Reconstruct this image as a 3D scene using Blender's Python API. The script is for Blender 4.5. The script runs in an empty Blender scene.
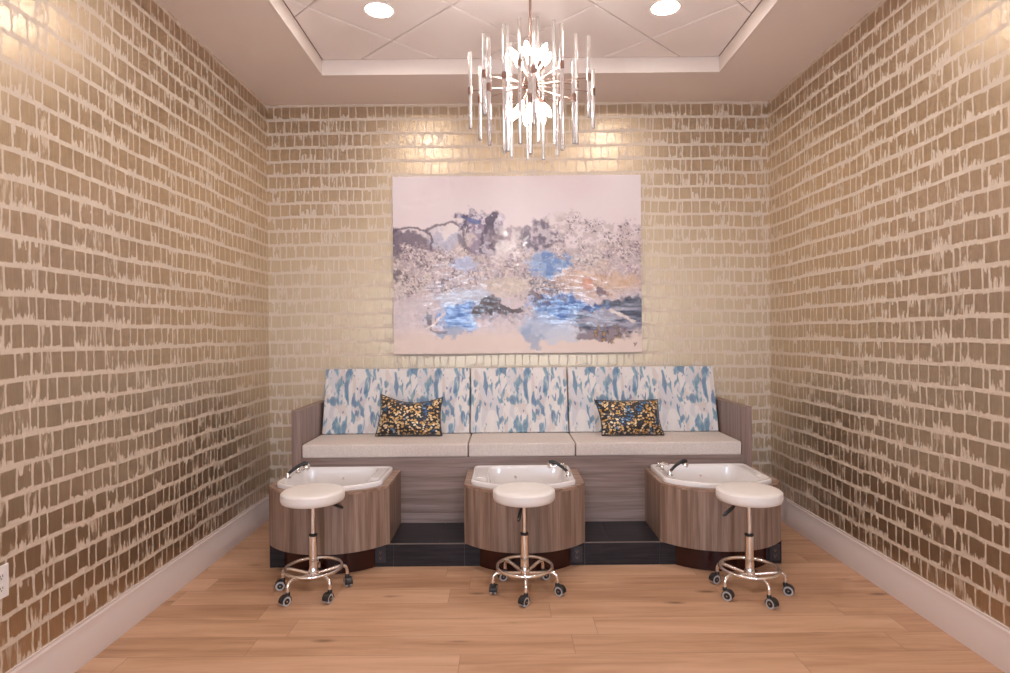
import bpy, bmesh, math, random
import numpy as np
from math import sin, cos, pi, sqrt, radians, atan2
from mathutils import Vector, Matrix, Euler

random.seed(7)
COL = bpy.context.scene.collection
sc = bpy.context.scene

# ------------------------------------------------------------------ room numbers (metres)
XL, XR, YB, YF, H = -1.914, 2.140, 4.950, -3.5, 3.330
TX0, TX1, TY0, TY1, TZ = -1.306, 1.558, 1.540, 4.400, 3.436      # ceiling tray
BY = 4.285          # bench front plane
SY = 3.865          # step front plane
SZ = 0.147          # step height
BX0, BX1 = -1.505, 1.721
TUBX = (-1.123, 0.112, 1.350)
CHX, CHY = 0.134, 2.97

# ------------------------------------------------------------------ node helpers
def new_mat(name):
    m = bpy.data.materials.new(name); m.use_nodes = True
    nt = m.node_tree; nt.nodes.clear()
    out = nt.nodes.new('ShaderNodeOutputMaterial')
    b = nt.nodes.new('ShaderNodeBsdfPrincipled')
    nt.links.new(b.outputs[0], out.inputs[0])
    return m, nt, b

class N:
    """tiny expression helper over a node tree"""
    def __init__(s, nt): s.nt = nt
    def _set(s, sock, v):
        if isinstance(v, bpy.types.NodeSocket): s.nt.links.new(v, sock)
        elif v is not None: sock.default_value = v
    def m(s, op, a=None, b=None, c=None, clamp=False):
        n = s.nt.nodes.new('ShaderNodeMath'); n.operation = op; n.use_clamp = clamp
        for i, v in enumerate((a, b, c)): s._set(n.inputs[i], v)
        return n.outputs[0]
    def pos(s):
        n = s.nt.nodes.new('ShaderNodeNewGeometry'); return n.outputs['Position']
    def obj(s):
        n = s.nt.nodes.new('ShaderNodeTexCoord'); return n.outputs['Object']
    def sep(s, v):
        n = s.nt.nodes.new('ShaderNodeSeparateXYZ'); s._set(n.inputs[0], v); return n.outputs
    def comb(s, x=0., y=0., z=0.):
        n = s.nt.nodes.new('ShaderNodeCombineXYZ')
        for i, v in enumerate((x, y, z)): s._set(n.inputs[i], v)
        return n.outputs[0]
    def noise(s, v, scale=1., detail=3., rough=.5, dist=0.):
        n = s.nt.nodes.new('ShaderNodeTexNoise'); s._set(n.inputs['Vector'], v)
        n.inputs['Scale'].default_value = scale; n.inputs['Detail'].default_value = detail
        n.inputs['Roughness'].default_value = rough; n.inputs['Distortion'].default_value = dist
        return n.outputs[0]
    def white(s, v):
        n = s.nt.nodes.new('ShaderNodeTexWhiteNoise'); n.noise_dimensions = '3D'; s._set(n.inputs['Vector'], v)
        return n.outputs['Value']
    def vor(s, v, scale=1., feature='F1', dim='3D', w=None, rnd=1.):
        n = s.nt.nodes.new('ShaderNodeTexVoronoi'); n.voronoi_dimensions = dim; n.feature = feature
        if dim != '1D': s._set(n.inputs['Vector'], v)
        if w is not None: s._set(n.inputs['W'], w)
        n.inputs['Scale'].default_value = scale; n.inputs['Randomness'].default_value = rnd
        return n.outputs
    def ramp(s, v, stops, interp='LINEAR'):
        n = s.nt.nodes.new('ShaderNodeValToRGB'); s._set(n.inputs[0], v); cr = n.color_ramp
        cr.interpolation = interp
        while len(cr.elements) < len(stops): cr.elements.new(.5)
        for e, (p, c) in zip(cr.elements, stops):
            e.position = p; e.color = (c[0], c[1], c[2], 1) if not isinstance(c, (int, float)) else (c, c, c, 1)
        return n.outputs[0]
    def mix(s, f, a, b, mode='MIX'):
        n = s.nt.nodes.new('ShaderNodeMix'); n.data_type = 'RGBA'; n.blend_type = mode
        s._set(n.inputs[0], f)
        for i, v in ((6, a), (7, b)):
            if isinstance(v, tuple) and len(v) == 3: v = v + (1,)
            s._set(n.inputs[i], v)
        return n.outputs[2]
    def step(s, v, lo, hi):
        n = s.nt.nodes.new('ShaderNodeMapRange'); n.interpolation_type = 'SMOOTHSTEP'
        s._set(n.inputs[0], v); s._set(n.inputs[1], lo); s._set(n.inputs[2], hi)
        return n.outputs[0]
    def bump(s, h, strength=.2, dist=.002):
        n = s.nt.nodes.new('ShaderNodeBump'); n.inputs['Strength'].default_value = strength
        n.inputs['Distance'].default_value = dist; s._set(n.inputs['Height'], h)
        return n.outputs[0]

def simple(name, col, rough=.5, metal=0., noise=0., nscale=40, bump=0., spec=.5, coat=0.):
    m, nt, b = new_mat(name); k = N(nt)
    b.inputs['Roughness'].default_value = rough; b.inputs['Metallic'].default_value = metal
    b.inputs['Specular IOR Level'].default_value = spec; b.inputs['Coat Weight'].default_value = coat
    n = k.noise(k.obj(), nscale, 3)
    v = k.m('MULTIPLY_ADD', n, 2 * noise, 1 - noise)
    c = k.mix(1., col, k.comb(v, v, v), 'MULTIPLY')
    nt.links.new(c, b.inputs['Base Color'])
    if bump: nt.links.new(k.bump(n, bump, .001), b.inputs['Normal'])
    return m

# ------------------------------------------------------------------ materials
def wallpaper(name, axis, seed):
    m, nt, b = new_mat(name); k = N(nt)
    p = k.sep(k.pos()); h = p[axis]; z = p[2]
    h = k.m('ADD', h, seed)
    wob = k.m('SUBTRACT', k.noise(k.comb(h, seed, 0.), 1.7, 2), .5)
    wob2 = k.m('SUBTRACT', k.noise(k.comb(h, z, seed), 9., 2), .5)
    v = k.m('DIVIDE', k.m('SUBTRACT', 3.318, z), .112)
    v = k.m('ADD', v, k.m('MULTIPLY', wob, .30))
    v = k.m('ADD', v, k.m('MULTIPLY', wob2, .07))
    row = k.m('FLOOR', v); fr = k.m('SUBTRACT', v, row)          # fr: 0 top of the row, 1 bottom
    r4 = k.m('MODULO', k.m('ADD', row, 80.), 4.)
    hw = k.m('ADD', h, k.m('MULTIPLY', k.m('SUBTRACT', k.noise(k.comb(h, z, 5.), 14., 3), .5), .016))
    w = k.m('ADD', k.m('DIVIDE', hw, .068), k.m('MULTIPLY', r4, 61.7))
    e = k.vor(None, 1., 'DISTANCE_TO_EDGE', '1D', w=w, rnd=1.)['Distance']
    f1 = k.vor(None, 1., 'F1', '1D', w=w, rnd=1.)
    cell = f1['Color'] if 'Color' in f1.keys() else f1[1]
    cs = nt.nodes.new('ShaderNodeSeparateColor'); nt.links.new(cell, cs.inputs[0])
    c1, c2, c3 = cs.outputs
    # dry-brush strands: fine in the horizontal, long in the vertical
    strand = k.noise(k.comb(k.m('MULTIPLY', h, 150.), k.m('MULTIPLY', z, 6.), row), 1., 3, .6)
    strand2 = k.noise(k.comb(k.m('MULTIPLY', h, 60.), k.m('MULTIPLY', z, 9.), k.m('ADD', row, 4.)), 1., 3, .6)
    ragb = k.m('MULTIPLY', k.m('POWER', c1, 3.), .50)            # how ragged the foot of this dab is
    ragt = k.m('MULTIPLY', k.m('POWER', c2, 6.), .40)
    s_ = k.step(strand2, .40, .62)
    bot = k.m('SUBTRACT', .925, k.m('MULTIPLY', ragb, s_))
    bot = k.m('ADD', bot, k.m('MULTIPLY', k.m('SUBTRACT', c3, .5), .06))
    top = k.m('ADD', .085, k.m('MULTIPLY', ragt, k.step(strand2, .52, .36)))
    mv = k.m('MULTIPLY', k.step(k.m('SUBTRACT', bot, fr), -.015, .03), k.step(k.m('SUBTRACT', fr, top), -.015, .03))
    mh = k.step(k.m('SUBTRACT', e, k.m('MULTIPLY_ADD', c2, .045, .042)), -.02, .03)
    # a few dabs let the ground show in vertical streaks
    worn = k.m('MULTIPLY', k.step(c3, .74, .95), k.step(strand2, .50, .60))
    mask = k.m('MULTIPLY', k.m('MULTIPLY', mv, mh), k.m('SUBTRACT', 1., k.m('MULTIPLY', worn, .85)))
    gold = k.mix(strand, GOLD_A, GOLD_B)
    ground = k.mix(k.noise(k.comb(k.m('MULTIPLY', h, 200.), k.m('MULTIPLY', z, 30.), 0.), 1., 2), GROUND_A, GROUND_B)
    nt.links.new(k.mix(mask, ground, gold), b.inputs['Base Color'])
    nt.links.new(k.m('MULTIPLY', mask, .92), b.inputs['Metallic'])
    nt.links.new(k.m('MULTIPLY_ADD', mask, .38, .06), b.inputs['Coat Weight']); b.inputs['Coat Roughness'].default_value = .24
    rg = k.m('MULTIPLY_ADD', strand, .10, .34)
    nt.links.new(k.m('ADD', k.m('MULTIPLY', mask, rg), k.m('MULTIPLY', k.m('SUBTRACT', 1., mask), .50)), b.inputs['Roughness'])
    hgt = k.m('ADD', k.m('MULTIPLY', mask, .5), k.m('MULTIPLY', strand, k.m('MULTIPLY', mask, .35)))
    nt.links.new(k.bump(hgt, .25, .0006), b.inputs['Normal'])
    return m
GOLD_A, GOLD_B = (.43, .322, .20), (.60, .465, .325)
GROUND_A, GROUND_B = (.60, .495, .395), (.66, .555, .445)

def laminate(name, grain, cols, off=0.):
    """grain: axis along which the grain runs (0 x, 2 z)"""
    m, nt, b = new_mat(name); k = N(nt)
    p = k.sep(k.pos()); x, y, z = p
    x = k.m('ADD', x, off)
    if grain == 2:
        a = k.comb(k.m('MULTIPLY', x, 34.), k.m('MULTIPLY', y, 34.), k.m('MULTIPLY', z, 1.3))
        a2 = k.comb(k.m('MULTIPLY', x, 150.), k.m('MULTIPLY', y, 150.), k.m('MULTIPLY', z, 5.))
        a3 = k.comb(k.m('MULTIPLY', x, 7.), k.m('MULTIPLY', y, 7.), k.m('MULTIPLY', z, .6))
    else:
        a = k.comb(k.m('MULTIPLY', x, 1.3), k.m('MULTIPLY', y, 34.), k.m('MULTIPLY', z, 40.))
        a2 = k.comb(k.m('MULTIPLY', x, 5.), k.m('MULTIPLY', y, 150.), k.m('MULTIPLY', z, 150.))
        a3 = k.comb(k.m('MULTIPLY', x, .6), k.m('MULTIPLY', y, 7.), k.m('MULTIPLY', z, 9.))
    n1 = k.noise(a, 1., 3, .55, .3); n2 = k.noise(a2, 1., 2); n3 = k.noise(a3, 1., 2)
    v = k.m('ADD', k.m('ADD', k.m('MULTIPLY', n1, .6), k.m('MULTIPLY', n2, .22)), k.m('MULTIPLY', n3, .28))
    c = k.ramp(v, [(.38, cols[0]), (.50, cols[1]), (.57, cols[2]), (.68, cols[3])])
    nt.links.new(c, b.inputs['Base Color'])
    b.inputs['Roughness'].default_value = .42
    nt.links.new(k.bump(n2, .08, .0005), b.inputs['Normal'])
    return m

def oak_floor():
    m, nt, b = new_mat('oak plank floor'); k = N(nt)
    p = k.sep(k.pos()); x, y = p[0], p[1]
    W, L = .18, 1.52
    v = k.m('DIVIDE', k.m('SUBTRACT', y, 2.975), W); row = k.m('FLOOR', v); fv = k.m('SUBTRACT', v, row)
    hsh = k.white(k.comb(row, 3.3, 0.))
    u = k.m('ADD', k.m('DIVIDE', x, L), k.m('MULTIPLY', hsh, 7.)); pi_ = k.m('FLOOR', u); fu = k.m('SUBTRACT', u, pi_)
    rnd = k.white(k.comb(row, pi_, 1.)); rnd2 = k.white(k.comb(row, pi_, 9.))
    ox = k.m('MULTIPLY', rnd, 40.)
    q = k.comb(k.m('ADD', k.m('MULTIPLY', x, 1.5), ox), k.m('MULTIPLY', y, 16.), rnd)
    n1 = k.noise(q, 1., 4, .55, .6)
    q2 = k.comb(k.m('ADD', k.m('MULTIPLY', x, 6.), ox), k.m('MULTIPLY', y, 120.), rnd)
    n2 = k.noise(q2, 1., 3, .6)
    q3 = k.comb(k.m('ADD', k.m('MULTIPLY', x, .8), ox), k.m('MULTIPLY', y, 4.), rnd2)
    n3 = k.noise(q3, 1., 2)
    t = k.m('ADD', k.m('MULTIPLY', n1, .55), k.m('ADD', k.m('MULTIPLY', n2, .18), k.m('MULTIPLY', n3, .32)))
    t = k.m('ADD', t, k.m('MULTIPLY', k.m('SUBTRACT', rnd2, .5), .13))
    c = k.ramp(t, [(.32, (.34, .175, .092)), (.46, (.475, .270, .158)), (.56, (.555, .328, .200)), (.70, (.63, .390, .255))])
    # knots
    kv = k.comb(k.m('ADD', k.m('MULTIPLY', x, 2.6), ox), k.m('MULTIPLY', y, 9.), rnd)
    kd = k.vor(kv, 1., 'F1')['Distance']
    kn = k.m('MULTIPLY', k.step(kd, .22, .04), k.step(k.noise(q3, 3., 1), .46, .56))
    c = k.mix(k.m('MULTIPLY', kn, .85), c, (.14, .070, .035))
    seam = k.m('MINIMUM', k.m('MULTIPLY', k.m('MINIMUM', fv, k.m('SUBTRACT', 1., fv)), W),
               k.m('MULTIPLY', k.m('MINIMUM', fu, k.m('SUBTRACT', 1., fu)), L))
    sm = k.step(seam, .0022, .0006)
    c = k.mix(k.m('MULTIPLY', sm, .55), c, (.17, .09, .05))
    nt.links.new(c, b.inputs['Base Color'])
    nt.links.new(k.m('MULTIPLY_ADD', n2, .12, .40), b.inputs['Roughness'])
    hh = k.m('SUBTRACT', k.m('MULTIPLY', n2, .12), sm)
    nt.links.new(k.bump(hh, .25, .001), b.inputs['Normal'])
    return m

def dabbed_fabric():
    """pale upholstery with upright dabs of teal, steel blue and grey"""
    m, nt, b = new_mat('dabbed blue upholstery'); k = N(nt)
    p = k.sep(k.pos()); x, z = p[0], p[2]
    x = k.m('MODULO', k.m('ADD', x, 10.30), .70)             # the print repeats across the bench
    tear = k.m('SUBTRACT', k.noise(k.comb(k.m('MULTIPLY', x, 150.), k.m('MULTIPLY', z, 22.), 1.), 1., 2), .5)
    def blot(sx, sz, seed, thr, soft=.012, tr=.10):
        n = k.noise(k.comb(k.m('MULTIPLY', x, sx), k.m('MULTIPLY', z, sz), seed), 1., 1, .4, .4)
        n = k.m('ADD', n, k.m('MULTIPLY', tear, tr))
        return k.step(n, thr-soft, thr+soft), n
    base = k.mix(k.noise(k.comb(k.m('MULTIPLY', x, 25.), k.m('MULTIPLY', z, 7.), 2.), 1., 3), (.62, .57, .55), (.76, .73, .71))
    g, _ = blot(11., 5., 3.7, .55); g2, _ = blot(14., 6., 33.7, .60)
    c = k.mix(k.m('MULTIPLY', g, .55), base, (.50, .50, .56)); c = k.mix(k.m('MULTIPLY', g2, .5), c, (.55, .45, .42))
    t, tn = blot(24., 9., 11.3, .59); 
    c = k.mix(k.m('MULTIPLY', t, .85), c, k.mix(k.step(tn, .59, .70), (.27, .40, .46), (.08, .21, .31)))
    d1, dn = blot(19., 8., 57.9, .615)
    c = k.mix(k.m('MULTIPLY', d1, .85), c, k.mix(k.step(dn, .615, .70), (.19, .32, .42), (.08, .18, .30)))
    d2, _ = blot(40., 15., 23.1, .665)
    c = k.mix(k.m('MULTIPLY', d2, .85), c, (.14, .19, .33))
    nt.links.new(c, b.inputs['Base Color']); b.inputs['Roughness'].default_value = .75
    wv = k.noise(k.comb(k.m('MULTIPLY', x, 500.), 0., k.m('MULTIPLY', z, 500.)), 1., 1)
    nt.links.new(k.bump(wv, .12, .0006), b.inputs['Normal'])
    return m

def woven_seat():
    m, nt, b = new_mat('oatmeal woven seat fabric'); k = N(nt)
    p = k.sep(k.pos())
    w = k.noise(k.comb(k.m('MULTIPLY', p[0], 260.), k.m('MULTIPLY', p[1], 260.), k.m('MULTIPLY', p[2], 60.)), 1., 2)
    w2 = k.noise(k.comb(k.m('MULTIPLY', p[0], 60.), k.m('MULTIPLY', p[1], 60.), k.m('MULTIPLY', p[2], 260.)), 1., 2)
    t = k.m('MULTIPLY', k.m('ADD', w, w2), .5)
    nt.links.new(k.ramp(t, [(.34, (.55, .475, .43)), (.52, (.63, .555, .51)), (.68, (.69, .62, .57))]), b.inputs['Base Color'])
    b.inputs['Roughness'].default_value = .9
    nt.links.new(k.bump(t, .15, .0006), b.inputs['Normal'])
    return m

def speckled_pillow(seed, flip):
    m, nt, b = new_mat('gold and blue speckled velvet'); k = N(nt)
    p = k.sep(k.obj()); x, z = p[0], p[2]
    if flip: x = k.m('MULTIPLY', x, -1.)
    wrp = k.m('MULTIPLY', k.m('SUBTRACT', k.noise(k.comb(x, z, seed), 22., 2), .5), .03)
    q = k.comb(k.m('MULTIPLY', k.m('ADD', x, wrp), 50.), k.m('MULTIPLY', k.m('ADD', z, wrp), 66.), seed)
    v = k.vor(q, 1., 'F1'); d = v['Distance']
    s = nt.nodes.new('ShaderNodeSeparateColor'); nt.links.new(v['Color'], s.inputs[0])
    zone = k.noise(k.comb(x, z, seed + 4), 7., 2)
    dens = k.step(k.m('ADD', s.outputs[0], k.m('SUBTRACT', zone, .5)), .10, .2)
    dot = k.m('MULTIPLY', k.step(d, .56, .44), dens)
    bz = k.noise(k.comb(k.m('MULTIPLY', x, 1.6), k.m('MULTIPLY', z, .8), seed + 9), 8., 1)
    blue = k.step(bz, .565, .60)
    gold = k.ramp(s.outputs[1], [(0, (.42, .22, .05)), (.5, (.66, .42, .16)), (1, (.80, .68, .48))])
    blu = k.ramp(s.outputs[1], [(0, (.015, .06, .16)), (.6, (.04, .17, .36)), (1, (.30, .36, .42))])
    c = k.mix(dot, (.010, .007, .010), k.mix(blue, gold, blu))
    nt.links.new(c, b.inputs['Base Color']); b.inputs['Roughness'].default_value = .45
    nt.links.new(k.m('MULTIPLY', dot, .35), b.inputs['Metallic'])
    b.inputs['Sheen Weight'].default_value = .3
    return m

def slate_tile():
    m, nt, b = new_mat('dark slate tile'); k = N(nt)
    p = k.sep(k.pos())
    n = k.noise(k.comb(k.m('MULTIPLY', p[0], 4.), k.m('MULTIPLY', p[1], 30.), k.m('MULTIPLY', p[2], 60.)), 1., 4, .6)
    nt.links.new(k.ramp(n, [(.35, (.010, .008, .010)), (.65, (.028, .023, .027))]), b.inputs['Base Color'])
    b.inputs['Roughness'].default_value = .38; b.inputs['Specular IOR Level'].default_value = .3
    nt.links.new(k.bump(n, .1, .001), b.inputs['Normal'])
    return m

def glass_mat():
    m, nt, b = new_mat('clear crystal glass')
    b.inputs['Base Color'].default_value = (1, .985, .975, 1); b.inputs['Roughness'].default_value = .05
    b.inputs['IOR'].default_value = 1.42; b.inputs['Transmission Weight'].default_value = .86
    return m

def emit(name, col, strength):
    m = bpy.data.materials.new(name); m.use_nodes = True; nt = m.node_tree; nt.nodes.clear()
    out = nt.nodes.new('ShaderNodeOutputMaterial'); e = nt.nodes.new('ShaderNodeEmission')
    e.inputs[0].default_value = (*col, 1); e.inputs[1].default_value = strength
    nt.links.new(e.outputs[0], out.inputs[0]); return m

TUBW = [(.140, .086, .058), (.208, .132, .095), (.270, .180, .134), (.345, .240, .185)]
BENW = [(.150, .096, .078), (.205, .138, .114), (.250, .175, .150), (.315, .228, .200)]
M = dict(
    paper_l=wallpaper('gold dab wallpaper', 1, 3.0), paper_r=wallpaper('gold dab wallpaper', 1, 17.0),
    paper_b=wallpaper('gold dab wallpaper', 0, 9.0),
    ceil=simple('ceiling paint', (.78, .67, .61), .85), tile=simple('ceiling panel', (.86, .78, .74), .9, noise=.02, nscale=8),
    grid=simple('ceiling grid reveal', (.36, .27, .24), .7), trim=simple('trim paint', (.76, .665, .60), .6),
    base=simple('baseboard paint', (.70, .60, .56), .4), floor=oak_floor(),
    rear=simple('rear wall paint', (.62, .52, .45), .8),
    tub=laminate('walnut laminate upright grain', 2, TUBW), tubtop=laminate('walnut laminate top', 0, [tuple(c*1.25 for c in q) for q in TUBW], 3.),
    bench=laminate('grey walnut laminate', 0, BENW, 1.), arm=laminate('grey walnut laminate upright', 2, BENW, 2.),
    kick=simple('dark mahogany kick panel', (.030, .003, .002), .25, noise=.3, nscale=20),
    slate=slate_tile(), grout=simple('tile grout', (.10, .085, .08), .8), nosing=simple('metal tile edge', (.20, .16, .14), .4, .6),
    porcelain=simple('white acrylic', (.80, .765, .755), .12, coat=.5), chrome=simple('chrome', (.86, .84, .82), .14, 1.),
    black=simple('black plastic', (.018, .016, .016), .35), tyre=simple('grey tyre rubber', (.45, .43, .42), .6),
    vinyl=simple('cream vinyl', (.80, .75, .71), .42, noise=.02, nscale=30, bump=.05),
    dabs=dabbed_fabric(), oat=woven_seat(), dark=simple('dark welt fabric', (.02, .015, .02), .7),
    glass=glass_mat(), brass=simple('brushed rose nickel', (.36, .24, .20), .3, 1.),
    nickel=simple('brushed nickel', (.55, .45, .40), .25, 1.), white=simple('white plastic', (.80, .78, .77), .35),
    bulb=emit('frosted bulb glow', (1., .93, .90), 240.), lens=emit('downlight glow', (1., .95, .92), 225.),
    socket=simple('dark socket plastic', (.03, .025, .03), .4), candle=simple('bulb sleeve', (.75, .66, .6), .4),
)

# ------------------------------------------------------------------ mesh helpers
class G:
    def __init__(s): s.v = []; s.f = []; s.mi = []
    def add(s, vs, fs, mi=0):
        o = len(s.v); s.v += [tuple(p) for p in vs]; s.f += [tuple(i + o for i in f) for f in fs]; s.mi += [mi] * len(fs)
        return s
    def box(s, x0, x1, y0, y1, z0, z1, mi=0):
        vs = [(x, y, z) for z in (z0, z1) for y in (y0, y1) for x in (x0, x1)]
        return s.add(vs, [(0, 2, 3, 1), (4, 5, 7, 6), (0, 1, 5, 4), (2, 6, 7, 3), (0, 4, 6, 2), (1, 3, 7, 5)], mi)
    def loops(s, rings, cap0=True, cap1=True, mi=0):
        n = len(rings[0]); vs = [p for r in rings for p in r]; fs = []
        for a in range(len(rings) - 1):
            for i in range(n):
                j = (i + 1) % n
                fs.append((a*n+i, a*n+j, (a+1)*n+j, (a+1)*n+i))
        if cap0: fs.append(tuple(range(n - 1, -1, -1)))
        if cap1: fs.append(tuple(range((len(rings)-1)*n, len(rings)*n)))
        return s.add(vs, fs, mi)
    def lathe(s, prof, c=(0, 0, 0), seg=32, mi=0, rot=None):
        """prof: (r, z) pairs; r=0 ends are caps"""
        rings = []
        for r, z in prof:
            ring = []
            for i in range(seg):
                a = 2*pi*i/seg; p = Vector((max(r, 1e-5)*cos(a), max(r, 1e-5)*sin(a), z))
                if rot is not None: p = rot @ p
                ring.append(p + Vector(c))
            rings.append(ring)
        return s.loops(rings, True, True, mi)
    def tube(s, pts, rad, seg=10, mi=0, closed=False):
        pts = [Vector(p) for p in pts]; n = len(pts)
        rad = rad if isinstance(rad, (list, tuple)) else [rad]*n
        rings = []; up = None
        for i, p in enumerate(pts):
            if closed: t = (pts[(i+1) % n] - pts[i-1]).normalized()
            else: t = (pts[min(i+1, n-1)] - pts[max(i-1, 0)]).normalized()
            if up is None:
                up = Vector((0, 0, 1)) if abs(t.z) < .9 else Vector((1, 0, 0))
            a = t.cross(up).normalized(); bb = a.cross(t).normalized(); up = bb
            rings.append([p + rad[i]*(cos(2*pi*q/seg)*a + sin(2*pi*q/seg)*bb) for q in range(seg)])
        if closed:
            rings.append(rings[0]); return s.loops(rings, False, False, mi)
        return s.loops(rings, True, True, mi)
    def build(s, name, mats, parent=None, loc=None, smooth=35, bevel=0., seg=2, rot=None):
        me = bpy.data.meshes.new(name); me.from_pydata(s.v, [], s.f); me.validate()
        for m in (mats if isinstance(mats, (list, tuple)) else [mats]): me.materials.append(m)
        for p, i in zip(me.polygons, s.mi): p.material_index = i
        bm = bmesh.new(); bm.from_mesh(me)
        bmesh.ops.remove_doubles(bm, verts=bm.verts, dist=2e-5)
        bmesh.ops.recalc_face_normals(bm, faces=bm.faces); bm.to_mesh(me); bm.free()
        if smooth:
            me.shade_smooth(); me.set_sharp_from_angle(angle=radians(smooth))
        o = bpy.data.objects.new(name, me); COL.objects.link(o)
        if parent: o.parent = parent
        if loc: o.location = loc
        if rot: o.rotation_euler = rot
        if bevel:
            b = o.modifiers.new('bevel', 'BEVEL'); b.width = bevel; b.segments = seg; b.limit_method = 'ANGLE'
            b.angle_limit = radians(40); b.harden_normals = True
        return o

def thing(name, label, cat, loc=(0, 0, 0), rotz=0., group=None):
    o = bpy.data.objects.new(name, None); COL.objects.link(o); o.location = loc; o.rotation_euler = (0, 0, rotz)
    o.empty_display_size = .1; o['label'] = label; o['category'] = cat
    if group: o['group'] = group
    return o
def tag(o, label, cat, group=None):
    o['label'] = label; o['category'] = cat
    if group: o['group'] = group
    return o
def struct(o): o['kind'] = 'structure'; return o
def dup(root, loc, rotz, label):
    r = root.copy(); COL.objects.link(r); r.location = loc; r.rotation_euler = (0, 0, rotz); r['label'] = label
    for ch in list(root.children):
        c = ch.copy(); COL.objects.link(c); c.parent = r
        for g in list(ch.children):
            d = g.copy(); COL.objects.link(d); d.parent = c
    return r

# ------------------------------------------------------------------ room shell
struct(G().box(XL-.1, XR+.1, YF-.1, YB+.1, -.1, 0).build('floor', M['floor'], smooth=0))
struct(G().box(XL-.1, XL, YF, YB, 0, 3.6).build('wall_left', M['paper_l'], smooth=0))
struct(G().box(XR, XR+.1, YF, YB, 0, 3.6).build('wall_right', M['paper_r'], smooth=0))
struct(G().box(XL-.1, XR+.1, YB, YB+.1, 0, 3.6).build('wall_back', M['paper_b'], smooth=0))
g = G()
g.box(XL, XR, TY1, YB, H, 3.6); g.box(XL, TX0, TY0, TY1, H, 3.6); g.box(TX1, XR, TY0, TY1, H, 3.6); g.box(XL, XR, YF, TY0, H, 3.6)
struct(g.build('ceiling', M['ceil'], smooth=0))
# tray fascia, a painted board with a thin bead at its lower edge
g = G(); T = .012
for (x0, x1, y0, y1) in ((TX0, TX1, TY1-T, TY1), (TX0, TX1, TY0, TY0+T), (TX0, TX0+T, TY0+T, TY1-T), (TX1-T, TX1, TY0+T, TY1-T)):
    g.box(x0, x1, y0, y1, H-.002, TZ+.004)
struct(g.build('trim_1', M['trim'], bevel=.002))
# ceiling panels set on the diagonal
g = G(); g.box(TX0, TX1, TY0, TY1, TZ+.012, TZ+.03)
struct(g.build('ceiling_2', M['grid'], smooth=0))
def clip(poly, x0, x1, y0, y1):
    for ax, lim, sg in ((0, x0, 1), (0, x1, -1), (1, y0, 1), (1, y1, -1)):
        out = []
        for i in range(len(poly)):
            a, b = poly[i-1], poly[i]; ia = sg*(a[ax]-lim) >= 0; ib = sg*(b[ax]-lim) >= 0
            if ia != ib:
                t = (lim-a[ax])/(b[ax]-a[ax]); out.append((a[0]+t*(b[0]-a[0]), a[1]+t*(b[1]-a[1])))
            if ib: out.append(b)
        poly = out
        if len(poly) < 3: return []
    return poly
def inset(poly, d):
    n = len(poly); res = []
    c = Vector((sum(p[0] for p in poly)/n, sum(p[1] for p in poly)/n))
    for i in range(n):
        a, b, e = Vector(poly[i-1]), Vector(poly[i]), Vector(poly[(i+1) % n])
        if (b-a).length < .03 or (e-b).length < .03: return None
        n1 = Vector(((b-a).y, -(b-a).x)).normalized(); n2 = Vector(((e-b).y, -(e-b).x)).normalized()
        if n1.dot(c-b) < 0: n1 = -n1
        if n2.dot(c-b) < 0: n2 = -n2
        k = d/(1+n1.dot(n2)); res.append(tuple(b + (n1+n2)*k))
    return res
g = G(); P = .6096; s2 = sqrt(2)
GU, GV = -3.4268, 2.3843
for i in range(-6, 12):
    for j in range(-12, 10):
        u0, v0 = GU+i*P, GV+j*P; cs_ = []
        for (u, v) in ((u0, v0), (u0+P, v0), (u0+P, v0+P), (u0, v0+P)):
            cs_.append(((u+v)/s2, (v-u)/s2))
        q = clip(cs_, TX0+.014, TX1-.014, TY0+.014, TY1-.014)
        if not q: continue
        q1 = inset(q, .0035); q2 = inset(q, .009)
        if not q1 or not q2: continue
        g.loops([[(*p, TZ+.012) for p in q1], [(*p, TZ+.004) for p in q1], [(*p, TZ) for p in q2]], False, True)
struct(g.build('ceiling_1', M['tile'], smooth=0))
# baseboards: flat board, sloped shoulder, small top bead
def board(name, a, b, nrm, mat):
    prof = [(0, 0), (.016, 0), (.016, .122), (.011, .134), (.011, .176), (.006, .184), (.006, .194), (0, .194)]
    rings = []
    for e in (a, b): rings.append([(e[0]+nrm[0]*d, e[1]+nrm[1]*d, z) for d, z in prof])
    return struct(G().loops(rings).build(name, mat, smooth=25))
board('baseboard_left', (XL, YF), (XL, YB), (1, 0), M['base'])
board('baseboard_right', (XR, YF), (XR, YB), (-1, 0), M['base'])
board('baseboard_back', (XL+.016, YB), (XR-.016, YB), (0, -1), M['base'])
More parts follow.
